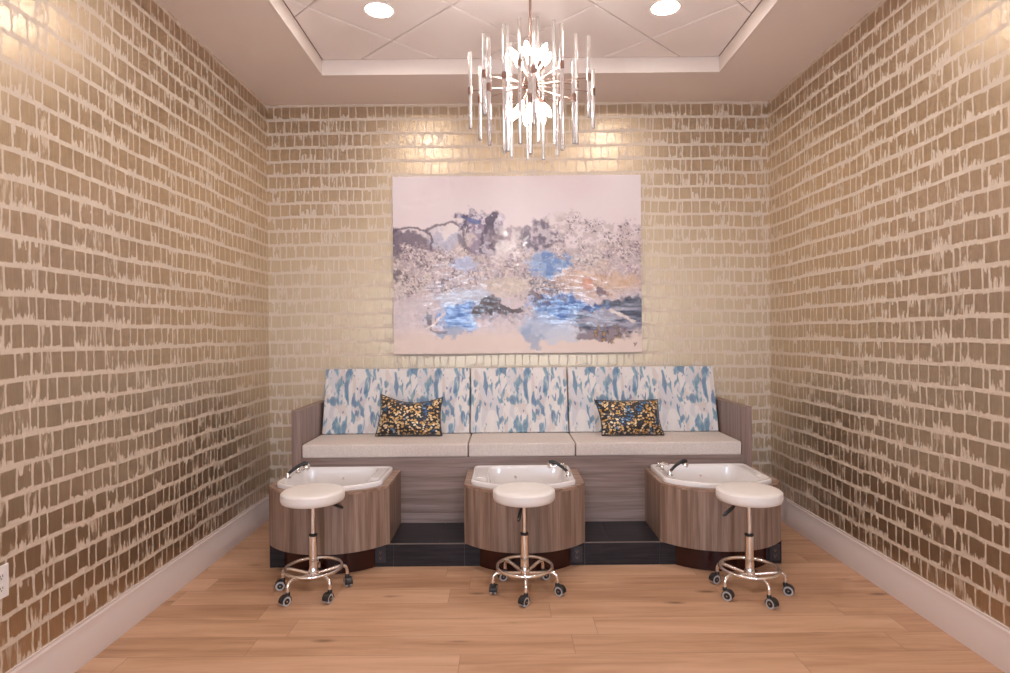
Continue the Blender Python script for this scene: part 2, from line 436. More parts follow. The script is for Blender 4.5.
# rear wall behind the camera with two daylight windows
WZ0, WZ1 = .95, 2.35
WIN = ((-1.55, -.35), (.75, 1.95))
g = G(); xs = [XL, WIN[0][0], WIN[0][1], WIN[1][0], WIN[1][1], XR]
for i in range(5):
    if i in (1, 3): g.box(xs[i], xs[i+1], YF-.1, YF, 0, WZ0); g.box(xs[i], xs[i+1], YF-.1, YF, WZ1, 3.6)
    else: g.box(xs[i], xs[i+1], YF-.1, YF, 0, 3.6)
struct(g.build('wall_rear', M['rear'], smooth=0))
for n, (x0, x1) in enumerate(WIN):
    g = G(); t = .05
    g.box(x0, x1, YF-.09, YF-.02, WZ0, WZ0+t); g.box(x0, x1, YF-.09, YF-.02, WZ1-t, WZ1)
    g.box(x0, x0+t, YF-.09, YF-.02, WZ0+t, WZ1-t); g.box(x1-t, x1, YF-.09, YF-.02, WZ0+t, WZ1-t)
    g.box((x0+x1)/2-.02, (x0+x1)/2+.02, YF-.08, YF-.03, WZ0+t, WZ1-t)
    struct(g.build('window_%d' % (n+1), M['trim'], bevel=.004))

# ------------------------------------------------------------------ tiled step
st = thing('tiled_step', 'long low step clad in dark slate tiles under the three foot tubs', 'step', ((BX0+BX1)/2, SY, 0))
ox, oy = st.location.x, st.location.y
SX0, SX1 = -1.504, 1.736
G().box(SX0-ox+.004, SX1-ox-.004, .006, BY-.002-oy, .0, SZ-.006).build('core', M['grout'], st, smooth=0)
joints = [SX0, -1.12, -.72, -.27, .11, .49, .965, 1.36, SX1]
g = G()
for a, b in zip(joints, joints[1:]):
    g.box(a-ox+.0018, b-ox-.0018, 0., .006, .001, SZ-.006)
g.build('riser_tile', M['slate'], st, smooth=0)
g = G(); tj = [SX0, -1.02, -.43, .12, .66, 1.2, SX1]
for a, b in zip(tj, tj[1:]):
    g.box(a-ox+.0015, b-ox-.0015, .004, BY-.002-oy, SZ-.006, SZ)
g.build('tread_tile', M['slate'], st, smooth=0)
G().box(SX0-ox, SX1-ox, -.0015, .004, SZ-.006, SZ+.0008).build('edge_trim', M['nosing'], st, smooth=0)['label'] = 'thin light metal tile edge'

# ------------------------------------------------------------------ bench
be = thing('banquette_bench', 'long grey-brown woodgrain built-in bench with upright end arms', 'bench', ((BX0+BX1)/2, BY, 0))
bx = be.location.x
A = .070
G().box(BX0+A-bx, BX1-A-bx, 0, .02, SZ, .609).build('front_panel', M['bench'], be, bevel=.001)
G().box(BX0+A-bx, BX1-A-bx, .0205, YB-.003-BY, .57, .6085).build('seat_board', M['bench'], be, smooth=0)
for x0 in (BX0, BX1-A):
    G().box(x0-bx, x0+A-bx, 0, YB-.003-BY, 0, .943).build('armrest', M['arm'], be, bevel=.0015)
def rounded_slab(w, d, h, r, nx=14, puff=.0):
    """cushion block centred on x, from y 0..d, z 0..h with crowned faces and rounded edges"""
    bm = bmesh.new(); bmesh.ops.create_cube(bm, size=1.)
    for v in bm.verts: v.co = Vector((v.co.x*w, (v.co.y+.5)*d, (v.co.z+.5)*h))
    bmesh.ops.bevel(bm, geom=bm.edges[:], offset=r, segments=5, profile=.6, affect='EDGES')
    bmesh.ops.subdivide_edges(bm, edges=[e for e in bm.edges if e.calc_length() > .12], cuts=7, use_grid_fill=True)
    for v in bm.verts:
        u = max(0, 1-(2*v.co.x/w)**2); t = max(0, 1-(2*v.co.y/d-1)**2)
        zz = max(0, 1-(2*v.co.z/h-1)**2)
        v.co.z += puff*(u**.3)*(t**.5)*(1 if v.co.z > h*.5 else 0)
        v.co.y -= puff*(u**.3)*(zz**.5)*(1 if v.co.y < d*.5 else 0)
    return bm
def bm_obj(bm, name, mat, loc, rot=(0, 0, 0), smooth=50):
    me = bpy.data.meshes.new(name); bm.to_mesh(me); bm.free(); me.materials.append(mat)
    me.shade_smooth()
    o = bpy.data.objects.new(name, me); COL.objects.link(o); o.location = loc; o.rotation_euler = rot; return o
SPL = [-1.432, -.267, .484, 1.647]
names = ('left end seat cushion of the bench, oatmeal woven fabric', 'short middle seat cushion of the bench, oatmeal woven fabric',
         'right end seat cushion of the bench, oatmeal woven fabric')
for (a, b), lb in zip(zip(SPL, SPL[1:]), names):
    o = bm_obj(rounded_slab(b-a-.006, .452, .093, .013, puff=.003), 'seat_cushion', M['oat'], ((a+b)/2, BY-.012, .6090))
    tag(o, lb, 'cushion', 'seat cushions on the bench')
BS = [-1.422, -.279, .484, 1.640]
names = ('left back cushion, blue dabbed fabric, behind the pillow with a sagging top', 'middle back cushion, blue dabbed fabric, no pillow before it',
         'right back cushion, blue dabbed fabric, behind the flat-topped pillow')
tilt = math.atan2(.125, .495)
for (a, b), lb in zip(zip(BS, BS[1:]), names):
    bm = rounded_slab(b-a-.008, .085, .508, .010, puff=.003)
    for v in bm.verts:                                   # slight taper in width towards the top
        pass
    o = bm_obj(bm, 'back_cushion', M['dabs'], ((a+b)/2, 4.705, .7075), (-tilt, 0, 0))
    tag(o, lb, 'cushion', 'back cushions of the bench')

# ------------------------------------------------------------------ throw pillows
def pillow(label, seed, flip, corners, sag, T, loc, lean):
    """corners: TL TR BL BR in local x,z ; sag lowers the middle of the top edge"""
    TL, TR, BL, BR = [Vector(c) for c in corners]; nu, nv = 36, 24
    def pt(u, v):                     # u,v in 0..1, v up
        p = (BL*(1-u)+BR*u)*(1-v) + (TL*(1-u)+TR*u)*v
        eu, ev = 4*u*(1-u), 4*v*(1-v)
        p = p.copy(); p.y -= sag*(v**1.6)*eu**1.1
        p.x += (.018*ev)*(1 if u < .5 else -1)*abs(2*u-1)**2
        if sag < .01: p.y -= .010*eu*(v**3)
        p.y += .006*eu*((1-v)**3)
        return p
    g = G(); idx = {}
    def wob(u, v, s_): return .006*sin(9*u+s_*3+seed)*sin(7*v+seed) + .003*sin(23*u*v+seed*2)
    for side in (-1, 1):
        for j in range(nv+1):
            for i in range(nu+1):
                u, v = i/nu, j/nv; p = pt(u, v)
                th = T*(1-abs(2*u-1)**2.6)**.62*(1-abs(2*v-1)**2.6)**.62
                th = max(th, 0)
                if th > 0: th *= 1 + wob(u, v, side)*14
                k = (i, j) if i in (0, nu) or j in (0, nv) else (i, j, side)
                if k not in idx: idx[k] = len(g.v); g.v.append((p.x, side*th + (.0), p.y))
    for side in (-1, 1):
        for j in range(nv):
            for i in range(nu):
                q = []
                for (a, b) in ((i, j), (i+1, j), (i+1, j+1), (i, j+1)):
                    q.append(idx[(a, b)] if a in (0, nu) or b in (0, nv) else idx[(a, b, side)])
                g.f.append(tuple(q if side < 0 else q[::-1])); g.mi.append(0)
    t = thing('throw_pillow', label, 'pillow', loc, 0, 'speckled pillows on the bench')
    t.rotation_euler = (-lean, 0, 0)
    g.build('pillow_cover', speckled_pillow(seed, flip), t, smooth=180)
    # dark welt round the edge
    e = [pt(i/nu, 0) for i in range(nu)] + [pt(1, j/nv) for j in range(nv)] + [pt(1-i/nu, 1) for i in range(nu)] + [pt(0, 1-j/nv) for j in range(nv)]
    G().tube([(p.x, 0, p.y) for p in e], .0035, 8, closed=True).build('welt', M['dark'], t, smooth=180)['label'] = 'thin black edge piping'
    return t
pillow('black pillow with gold and blue specks, top edge sagging in the middle', 3.1, False,
       [(-.222, .315), (.250, .287), (-.250, .0), (.250, .0)], .055, .058, (-.728, 4.565, .7125), .26)
pillow('black pillow with gold and blue specks, straight top edge, slanted sides', 8.4, True,
       [(-.262, .268), (.216, .268), (-.220, .0), (.238, .0)], .0, .060, (.925, 4.505, .7125), .34)

# ------------------------------------------------------------------ foot tubs
YC, RO = -.148, .467
def outline(l, r, b, f, z, k=0, sgn=1):
    x0, x1 = -.381+l, .381-r; y1 = -b; R = RO-f
    yl = YC-sqrt(max(R*R-x0*x0, .001)); yr = YC-sqrt(max(R*R-x1*x1, .001))
    pts = []
    nb, ns, na = 20, 14, 36
    for i in range(nb): pts.append((x0+(x1-x0)*i/nb, y1))
    for i in range(ns): pts.append((x1, y1+(yr-y1)*i/ns))
    a0, a1 = atan2(yr-YC, x1), atan2(yl-YC, x0)
    for i in range(na): a = a0+(a1-a0)*i/na; pts.append((R*cos(a), YC+R*sin(a)))
    for i in range(ns): pts.append((x0, yl+(y1-yl)*i/ns))
    n = len(pts)
    for _ in range(k):
        pts = [((pts[i-1][0]+2*pts[i][0]+pts[(i+1) % n][0])/4, (pts[i-1][1]+2*pts[i][1]+pts[(i+1) % n][1])/4) for i in range(n)]
    return [(x, y, z) for x, y in pts]
DZ = .520
def make_tub(cx, side, label, margins):
    """side: -1 sprayer on the left, ledge right; +1 the mirror image"""
    t = thing('foot_tub', label, 'foot tub', (cx, BY-.002, 0), 0, 'woodgrain foot tubs')
    # curved casing
    g = G()
    g.loops([outline(.012, .012, .012, .012, SZ+.001, 0), outline(0, 0, 0, 0, SZ+.001, 0), outline(0, 0, 0, 0, DZ-.018, 0)], False, False)
    g.build('casing', M['tub'], t, smooth=30)
    o = margins
    l0, r0 = o
    g = G()
    g.loops([outline(0, 0, 0, 0, DZ-.018), outline(0, 0, 0, 0, DZ-.001), outline(.0015, .0015, .0015, .0015, DZ),
             outline(l0+.01, r0+.01, .02, .045, DZ, 2), outline(l0+.01, r0+.01, .02, .045, DZ-.018, 2)], False, False)
    g.build('deck_top', M['tubtop'], t, smooth=30)
    # basin
    sp, le = .105, .150
    li, ri = (sp, le) if side < 0 else (le, sp)
    def ring(m, z, k=1): return outline(l0+m, r0+m, .004+m, .026+m, z, k)
    def inner(m, z, k=5): return outline(li+m, ri+m, .032+m*.6, .062+m, z, k)
    g = G()
    g.loops([ring(0, DZ+.0005), ring(-.001, DZ+.018), ring(.002, DZ+.026), ring(.008, DZ+.0295), ring(.014, DZ+.0295, 2),
             ring(.020, DZ+.025, 2), inner(-.014, DZ+.0245), inner(-.006, DZ+.021), inner(.0, DZ+.008), inner(.014, DZ-.10), inner(.030, DZ-.175),
             inner(.055, DZ-.205), inner(.10, DZ-.215)], False, True)
    bo = g.build('basin', M['porcelain'], t, smooth=60)
    # shallow pad on the ledge
    xa, xb = (.381-le-.0+.018, .381-r0-.035) if side < 0 else (-.381+l0+.035, -.381+le-.018)
    G().box(xa, xb, -.36, -.08, DZ+.0245, DZ+.029).build('ledge_pad', M['porcelain'], t, bevel=.004, seg=3)
    rot = Matrix.Rotation(radians(90), 3, 'X')
    G().lathe([(0, 0), (.0085, 0), (.0085, .003), (.006, .005), (0, .005)], (-.02*side - .03, -.046, DZ-.045), 16, rot=rot).build('jet', M['chrome'], t)
    G().lathe([(0, DZ-.2145), (.024, DZ-.2145), (.024, DZ-.211), (.018, DZ-.210), (0, DZ-.212)], (0, -.26, 0), 20).build('drain', M['chrome'], t)
    # kick panel: bowed drum below the overhang
    R2, yc2 = .408, 4.155-(BY-.002); yf = SY-.002-(BY-.002)
    hw = sqrt(R2*R2-(yf-yc2)**2); a0, a1 = atan2(yf-yc2, -hw), atan2(yf-yc2, hw)
    base = [(R2*cos(a0+(a1-a0)*i/30) , yc2+R2*sin(a0+(a1-a0)*i/30)) for i in range(31)]
    G().loops([[(x, y, 0.) for x, y in base], [(x, y, SZ+.0005) for x, y in base]]).build('kick_panel', M['kick'], t, smooth=30)['label'] = 'bowed dark red-brown base'
    # chrome taps on the rim behind the sprayer
    xs_ = (-.381+l0+.045) if side < 0 else (.381-r0-.045)
    for dy, r in ((-.17, .014), (-.08, .012)):
        g = G(); g.lathe([(0, 0), (r+.004, 0), (r+.003, .004), (r*.55, .006), (r*.5, .014), (r, .018), (r, .027), (r*.8, .031), (0, .032)], (xs_, dy, DZ+.0255), 18)
        g.build('control_knob', M['chrome'], t)
    g = G(); g.tube([(xs_, -.125, DZ+.026), (xs_, -.125, DZ+.050), (xs_-side*.018, -.125, DZ+.060), (xs_-side*.05, -.125, DZ+.054), (xs_-side*.06, -.125, DZ+.042)], [.009, .008, .008, .007, .007], 12)
    g.build('spout', M['chrome'], t, smooth=60)
    return t
tl = make_tub(TUBX[0], -1, 'left foot tub, curved woodgrain casing, white basin, beside left wall', (.056, .046))
tc = make_tub(TUBX[1], 1, 'middle foot tub, curved woodgrain casing with sprayer on its right rim', (.044, .058))
tr = make_tub(TUBX[2], -1, 'right foot tub, curved woodgrain casing, white basin, nearest right wall', (.030, .066))
def make_sprayer(x, y, sx, label):
    t = thing('hand_sprayer', label, 'sprayer', (x, y, DZ+.0258), 0, 'hand sprayers on the tub rims')
    G().lathe([(0, 0), (.022, 0), (.021, .004), (.014, .008), (.012, .022), (.015, .026), (.013, .032), (0, .033)], (0, 0, 0), 20).build('holder', M['chrome'], t)
    path = [(sx*a, b, c) for a, b, c in ((.0, 0, .018), (.012, .003, .034), (.032, .010, .052), (.055, .018, .068), (.080, .026, .080), (.100, .032, .084), (.118, .037, .080))]
    G().tube(path, [.009, .010, .0105, .011, .0115, .016, .015], 14).build('handle', M['black'], t, smooth=60)['label'] = 'curved black grip'
    rot = Euler((0, sx*radians(35), 0)).to_matrix()
    G().lathe([(0, .004), (.012, .004), (.021, -.006), (.0245, -.020), (.023, -.026), (.016, -.028), (0, -.026)], (sx*.120, .038, .074), 20, rot=rot).build('spray_head', M['chrome'], t)
    return t
make_sprayer(-1.418, 3.965, 1, 'black-handled chrome hand sprayer on the left tub beside the wall')
make_sprayer(.398, 3.955, -1, 'black-handled chrome hand sprayer on the middle tub right rim')
make_sprayer(1.052, 3.945, 1, 'black-handled chrome hand sprayer on the right tub left rim')
# outlets in the riser beside each kick panel
def outlet(name, mats, loc, rotz, label, cat, group=None, w=.072, h=.115):
    t = thing(name, label, cat, loc, rotz, group)
    G().box(-w/2, w/2, -.006, 0, -h/2, h/2).build('cover_plate', mats[0], t, bevel=.002)
    for z in (-h*.18, h*.18):
        so = G().box(-.017, .017, -.0075, -.005, z-.014, z+.014).build('socket', mats[0], t, bevel=.002)
        g = G()
        for dx in (-.006, .006): g.box(dx-.001, dx+.001, -.0082, -.0073, z-.003, z+.006)
        g.box(-.0022, .0022, -.0082, -.0073, z-.010, z-.006)
        g.build('slot', mats[1], so, smooth=0)
    return t
oc = [M['socket'], M['nickel']]
outlet('power_outlet', oc, (-.800, SY-.0012, .078), 0, 'small black outlet in the dark riser right of the left tub base', 'outlet', 'black riser outlets', .066, .1)
outlet('power_outlet', oc, (.440, SY-.0012, .072), 0, 'small black outlet in the dark riser right of the middle tub base', 'outlet', 'black riser outlets', .066, .1)
outlet('power_outlet', oc, (1.690, SY-.0012, .072), 0, 'small black outlet in the dark riser right of the right tub base', 'outlet', 'black riser outlets', .066, .1)
outlet('wall_plate', [M['white'], M['socket']], (XL+.0005, 2.300, .546), radians(90), 'white outlet plate on the gold-dabbed left wall near the floor', 'outlet', None, .075, .125)

# ------------------------------------------------------------------ rolling stools
def make_stool(label, cx, cy, phase, lever, casters, dz=0.):
    t = thing('rolling_stool', label, 'stool', (cx, cy, 0), 0, 'cream rolling stools')
    ST = .587+dz
    prof = [(0, ST+.002), (.10, ST+.002), (.150, ST-.001), (.166, ST-.006), (.1745, ST-.014), (.1775, ST-.026), (.178, ST-.040), (.1765, ST-.053), (.171, ST-.063), (.160, ST-.0675), (0, ST-.0675)]
    se = G().lathe(prof, seg=72).build('seat', M['vinyl'], t, smooth=70)
    ring = [(.1755*cos(a*2*pi/64), .1755*sin(a*2*pi/64), ST-.0155) for a in range(64)]
    G().tube(ring, .0016, 6, closed=True).build('seam', M['vinyl'], se, smooth=90)
    # swivel plate and height lever
    g = G(); ca, sa = cos(lever), sin(lever)
    g.box(-.055, .055, -.045, .045, ST-.010-.062, ST-.010-.0575); g.box(-.030, .030, -.026, .026, ST-.010-.084, ST-.010-.062)
    g.box(.036, .050, -.008, .008, ST-.010-.080, ST-.010-.062)
    o = g.build('swivel_plate', M['nickel'], t, bevel=.002); o.rotation_euler = (0, 0, lever+.3)
    le = G().tube([(ca*.02, sa*.02, ST-.010-.072), (ca*.085, sa*.085, ST-.010-.075), (ca*.110, sa*.110, ST-.010-.084)], .0035, 8).build('lever', M['chrome'], t, smooth=60)
    G().tube([(ca*.098, sa*.098, ST-.010-.079), (ca*.120, sa*.120, ST-.010-.094), (ca*.165, sa*.165, ST-.010-.120), (ca*.176, sa*.176, ST-.010-.126)], [.006, .0105, .010, .006], 12).build('lever_grip', M['black'], le, smooth=60)
    G().lathe([(0, .30), (.0125, .30), (.0125, ST-.010-.084), (0, ST-.010-.084)], seg=24).build('lift_column', M['chrome'], t)
    G().lathe([(0, .321), (.022, .321), (.0245, .324), (.0245, .331), (.020, .334), (0, .334)], seg=28).build('collar', M['black'], t)
    G().lathe([(0, .150), (.0230, .150), (.0230, .320), (.0215, .321), (0, .321)], seg=28).build('column_cover', M['chrome'], t)
    G().lathe([(0, .083), (.018, .083), (.028, .090), (.030, .110), (.029, .128), (.024, .138), (.024, .150), (0, .150)], seg=28).build('hub', M['chrome'], t)
    rr = [(.157*cos(a*2*pi/72), .157*sin(a*2*pi/72), .1400) for a in range(72)]
    G().tube(rr, .0095, 12, closed=True).build('foot_ring', M['chrome'], t, smooth=90)
    for k in range(5):
        a = phase + k*2*pi/5; c, s_ = cos(a), sin(a)
        pts = [(c*r, s_*r, z) for r, z in ((.020, .104), (.07, .110), (.125, .1185), (.150, .1215), (.168, .120), (.180, .114), (.187, .105), (.190, .088), (.190, .066))]
        leg = G().tube(pts, [.010]*3+[.0098]*6, 12).build('leg', M['chrome'], t, smooth=60)
        # twin-wheel caster, swivelled its own way
        w = casters[k % len(casters)]; cw, sw = cos(w), sin(w)        # wheel trails along (cw, sw)
        R3 = Matrix.Rotation(w, 3, 'Z') @ Matrix.Rotation(radians(90), 3, 'X')
        g = G(); bxp = (c*.190 + cw*.017, s_*.190 + sw*.017, .0268)
        ax = Vector((-sw, cw, 0))
        for q in (-1, 1):
            cc = Vector(bxp) + ax*q*.0115
            g.lathe([(.0175, -.0062), (.0235, -.0068), (.0266, -.0045), (.0268, 0), (.0266, .0045), (.0235, .0068), (.0175, .0062), (.0175, -.0062)], cc, 28, 1, R3)
            g.lathe([(0, -.0074), (.010, -.0080), (.0178, -.0058), (.0178, .0058), (.010, .0080), (0, .0074)], cc, 24, 0, R3)
            g.lathe([(0, -.0086), (.004, -.0086), (.004, .0086), (0, .0086)], cc, 12, 2, R3)
        # hood over the wheels
        rings = []
        for i in range(11):
            th = radians(-10 + i*20); rings.append((.0300*cos(th), .0300*sin(th)))
        n0 = len(g.v); vs = []; fs = []
        for i, (dx, dzz) in enumerate(rings):
            for (wd, sc_) in ((-.0205, .93), (-.0185, 1.), (.0185, 1.), (.0205, .93), (.0185, .90), (-.0185, .90)):
                p = Vector(bxp) + Vector((cw, sw, 0))*dx*sc_ + ax*wd + Vector((0, 0, dzz*sc_)); vs.append(p)
        for i in range(10):
            for j in range(6): fs.append((i*6+j, i*6+(j+1) % 6, (i+1)*6+(j+1) % 6, (i+1)*6+j))
        fs += [tuple(range(6)), tuple(range(65, 59, -1))]; g.add(vs, fs, 0)
        g.lathe([(0, .050), (.012, .050), (.013, .058), (.011, .068), (.0075, .072), (0, .072)], (c*.190, s_*.190, 0), 16, 0)
        g.build('caster', [M['black'], M['tyre'], M['chrome']], leg, smooth=40)
    return t
make_stool('round cream stool on casters before the left tub, nearest the left wall', -1.110, 3.500, radians(26), radians(35),
           [radians(d) for d in (-60, 110, 200, 235, 250)])
make_stool('round cream stool on casters before the middle tub, lever grip hanging forward', .099, 3.490, radians(54), radians(258),
           [radians(d) for d in (20, 200, 80, -130, -35)])
make_stool('round cream stool on casters before the right tub, lever pointing left', 1.362, 3.440, radians(63), radians(200),
           [radians(d) for d in (60, 200, -40, -60, -30)], .002)

# ------------------------------------------------------------------ painting
def fbm(X, Y, seed, octs=4, gain=.5):
    rng = np.random.RandomState(seed); out = np.zeros_like(X); amp, tot = 1., 0.
    for o in range(octs):
        Rr = rng.rand(64, 64); f = 2**o
        x, y = X*f, Y*f; xi, yi = np.floor(x).astype(int), np.floor(y).astype(int); fx, fy = x-xi, y-yi
        fx = fx*fx*(3-2*fx); fy = fy*fy*(3-2*fy)
        g_ = lambda a, b: Rr[(yi+b) % 64, (xi+a) % 64]
        out += amp*((g_(0, 0)*(1-fx)+g_(1, 0)*fx)*(1-fy)+(g_(0, 1)*(1-fx)+g_(1, 1)*fx)*fy); tot += amp; amp *= gain
    return out/tot
def painting_colors(nx, ny):
    u, v = np.meshgrid(np.linspace(0, 1, nx), np.linspace(0, 1, ny))        # v = 0 at the top
    asp = 1.39; X, Y = u*asp, v
    ss = lambda x, a, b: (lambda t: t*t*(3-2*t))(np.clip((x-a)/(b-a), 0, 1))
    wx = (fbm(X*9, Y*9, 1)-.5)*.10; wy = (fbm(X*9, Y*9, 2)-.5)*.10
    hx = (fbm(X*24, Y*24, 3)-.5)*.06+(fbm(X*62, Y*62, 31, 2)-.5)*.035; hy = (fbm(X*24, Y*24, 4)-.5)*.06+(fbm(X*62, Y*62, 32, 2)-.5)*.035
    def blob(cu, cv, ru, rv, soft=.5, w=1., ang=0.):
        a, b = (u+w*(wx+hx)-cu)*asp, (v+w*(wy+hy)-cv); c, s = cos(ang), sin(ang)
        a, b = c*a+s*b, -s*a+c*b
        d = np.sqrt((a/(ru*asp))**2+(b/rv)**2); soft = soft*.62
        return ss(d, 1+soft*.5, 1-soft*.5)
    C = np.zeros((ny, nx, 3))
    def srgb(r, g_, b): return np.array([((c/255+.055)/1.055)**2.4 if c > 10 else c/255/12.92 for c in (r, g_, b)])
    base = fbm(X*3, Y*3, 5)
    C[:] = srgb(218, 205, 206); 
    def paint(mask, col, op=1.):
        m = np.clip(mask*op, 0, 1)[..., None]; C[:] = C*(1-m)+np.array(col)*m
    paint(ss(base, .45, .7), srgb(215, 198, 200), .6)
    paint(ss(v, .82, .93), srgb(224, 203, 190), .8)
    n8, n20, n45, n90 = fbm(X*8, Y*8, 6), fbm(X*20, Y*20, 7), fbm(X*45, Y*45, 8, 3), fbm(X*125, Y*125, 9, 2)
    streak = fbm(X*6, Y*45, 10, 4); vst = fbm(X*40, Y*8, 11, 3)
    # broad middle land, mauve tan, speckled
    top = .36-.05*np.sin(u*7+.5)+.05*(n8-.5)
    land = ss(v+wy+hy, top-.02, top+.05)*ss(v+wy, .74, .62)
    paint(land, srgb(182, 163, 165), .8); paint(land*ss(n20, .48, .62), srgb(158, 140, 146), .7)
    paint(land*ss(n8, .55, .7), srgb(206, 190, 178), .7)
    lower = ss(v+wy, .60, .66)*ss(v+wy, .90, .82)*(1-.4*blob(.55, .9, .3, .08))
    paint(lower, srgb(192, 175, 178), .6)
    # speckle
    spk = ss(n90, .60, .70)*ss(n20, .38, .55)
    zone = blob(.12, .50, .20, .16)+blob(.78, .38, .26, .15)+.8*blob(.60, .60, .12, .10)+.5*blob(.45, .5, .3, .1)
    paint(np.clip(zone, 0, 1)*ss(n45, .44, .56), srgb(168, 150, 150), .55)
    paint(np.clip(zone, 0, 1)*spk, srgb(78, 64, 74), .9)
    paint(land*ss(fbm(X*90, Y*90, 41, 2), .58, .66)*ss(n20, .40, .5), srgb(120, 102, 108), .75)
    paint(land*ss(fbm(X*110, Y*110, 43, 2), .62, .68), srgb(226, 212, 208), .7)
    # ridge outline at the left
    def curve(pts, wd):
        m = np.zeros_like(u)
        for (a, b) in zip(pts, pts[1:]):
            ax_, ay, bx_, by = a[0]*asp, a[1], b[0]*asp, b[1]
            px, py = X+(wx+hx)*.35, Y+(wy+hy)*.35
            t = np.clip(((px-ax_)*(bx_-ax_)+(py-ay)*(by-ay))/((bx_-ax_)**2+(by-ay)**2), 0, 1)
            d = np.hypot(px-(ax_+t*(bx_-ax_)), py-(ay+t*(by-ay))); m = np.maximum(m, ss(d, wd, wd*.35))
        return m
    paint(blob(.06, .335, .085, .035, .8), srgb(104, 90, 106), .9)
    paint(blob(.01, .36, .02, .07, .8), srgb(92, 78, 94), .9)
    paint(blob(.14, .37, .04, .035, .9), srgb(120, 104, 116), .7)
    paint(blob(.215, .34, .06, .07, .8), srgb(172, 172, 192), .7)
    paint(blob(.24, .30, .04, .03, .8), srgb(228, 216, 212), .8)
    paint(curve([(.14, .30), (.19, .265), (.245, .258), (.28, .285), (.285, .36)], .011), srgb(92, 78, 92), .85)
    paint(curve([(.0, .31), (.05, .285), (.10, .285), (.15, .315), (.165, .36), (.15, .40)], .009), srgb(80, 66, 84), .85)
    paint(curve([(.265, .34), (.29, .40), (.34, .43)], .014), srgb(96, 80, 92), .8)
    # the dark mass in the upper middle
    mass = blob(.375, .32, .085, .12, .6)+blob(.335, .245, .05, .055, .7)
    paint(mass, srgb(132, 114, 138), .85)
    paint(mass*ss(vst+.5*(n45-.5), .47, .53), srgb(72, 58, 80), .9)
    paint(mass*ss(n45, .56, .66), srgb(206, 196, 206), .7)
    paint(blob(.32, .245, .022, .022, .7), srgb(70, 88, 140), .9)
    paint(blob(.305, .36, .015, .035, 1.2), srgb(204, 190, 184), .7)
    ext = blob(.49, .345, .12, .045, .8)
    paint(ext, srgb(150, 132, 140), .8); paint(ext*ss(n20, .5, .6), srgb(98, 84, 98), .7)
    m2 = blob(.60, .34, .07, .075, .7); paint(m2, srgb(120, 104, 122), .85); paint(m2*ss(n45, .5, .6), srgb(78, 66, 82), .8)
    paint(m2*ss(n45, .42, .34), srgb(210, 198, 202), .6)
    paint(blob(.46, .37, .05, .10, 1.)*ss(n20, .40, .55), srgb(226, 216, 214), .7)
    # blues
    bl = blob(.625, .485, .065, .075, .8)
    paint(bl, srgb(126, 156, 196), .85); paint(bl*ss(n45, .48, .6), srgb(78, 112, 168), .8)
    paint(blob(.29, .50, .06, .035, 1.), srgb(176, 186, 218), .7)
    paint(blob(.28, .69, .10, .06, 1.), srgb(186, 194, 210), .7)
    bl = blob(.265, .79, .085, .085, .7)
    paint(bl, srgb(108, 146, 202), .95); paint(bl*ss(streak, .50, .6), srgb(50, 92, 158), .85); paint(bl*ss(streak, .44, .36), srgb(180, 200, 232), .8)
    paint(blob(.24, .88, .06, .035, .9), srgb(150, 164, 190), .8)
    bl = blob(.66, .75, .10, .075, .8)
    paint(bl, srgb(104, 142, 198), .95); paint(bl*ss(n20, .5, .6), srgb(46, 80, 144), .85)
    paint(blob(.62, .85, .10, .07, .9), srgb(168, 180, 204), .85)
    paint(blob(.57, .91, .035, .06, .9), srgb(140, 158, 186), .7)
    paint(blob(.70, .90, .09, .05, .9), srgb(196, 200, 212), .8)
    # sand and orange
    paint(blob(.44, .62, .10, .06, .9), srgb(208, 192, 174), .6)
    org = blob(.82, .60, .17, .075, 1.4); paint(org, srgb(206, 180, 162), .8); paint(org*ss(n45, .5, .62), srgb(188, 150, 124), .6); paint(org*spk, srgb(150, 110, 90), .7)
    paint(blob(.775, .60, .03, .028, .9), srgb(202, 140, 112), .8)
    paint(blob(.93, .58, .04, .05, .9), srgb(200, 164, 128), .5)
    paint(blob(.845, .64, .025, .04, .8), srgb(112, 84, 88), .9)
    sp2 = blob(.61, .66, .07, .08, .8); paint(sp2*ss(n45, .50, .58), srgb(112, 92, 98), .8); paint(sp2*ss(n90, .62, .7), srgb(60, 52, 60), .8)
    # browns and slate
    br = blob(.385, .735, .045, .06, .5); paint(br, srgb(74, 58, 58), .95)
    paint(blob(.45, .765, .09, .022, .6), srgb(70, 54, 52), .92)
    paint(blob(.45, .80, .12, .014, .9), srgb(150, 140, 152), .7)
    sl = np.clip(blob(.87, .80, .15, .085, .6)+blob(.97, .79, .08, .10, .6), 0, 1)
    paint(sl, srgb(96, 98, 120), .9); paint(sl*ss(streak, .47, .54), srgb(44, 46, 68), .92); paint(sl*ss(streak, .43, .34), srgb(160, 156, 170), .8)
    paint(blob(.80, .745, .05, .03, .7), srgb(52, 82, 140), .9)
    paint(curve([(.865, .765), (.91, .785), (.965, .83)], .013), srgb(216, 200, 192), .95)
    dk = blob(.84, .90, .10, .04, .7); paint(dk, srgb(118, 102, 112), .85); paint(dk*ss(n45, .5, .6), srgb(62, 52, 62), .85); paint(dk*ss(n45, .6, .68), srgb(190, 150, 90), .6)
    tw = blob(.135, .80, .04, .045, .7); paint(tw*ss(vst, .45, .55), srgb(84, 72, 82), .85)
    paint(curve([(.135, .855), (.20, .775)], .007), srgb(232, 214, 204), .95)
    paint(curve([(.15, .86), (.21, .88)], .009), srgb(96, 84, 96), .7)
    paint(blob(.01, .545, .018, .035, .7), srgb(92, 76, 86), .85)
    paint(blob(.19, .60, .018, .018, .7), srgb(100, 82, 88), .8)
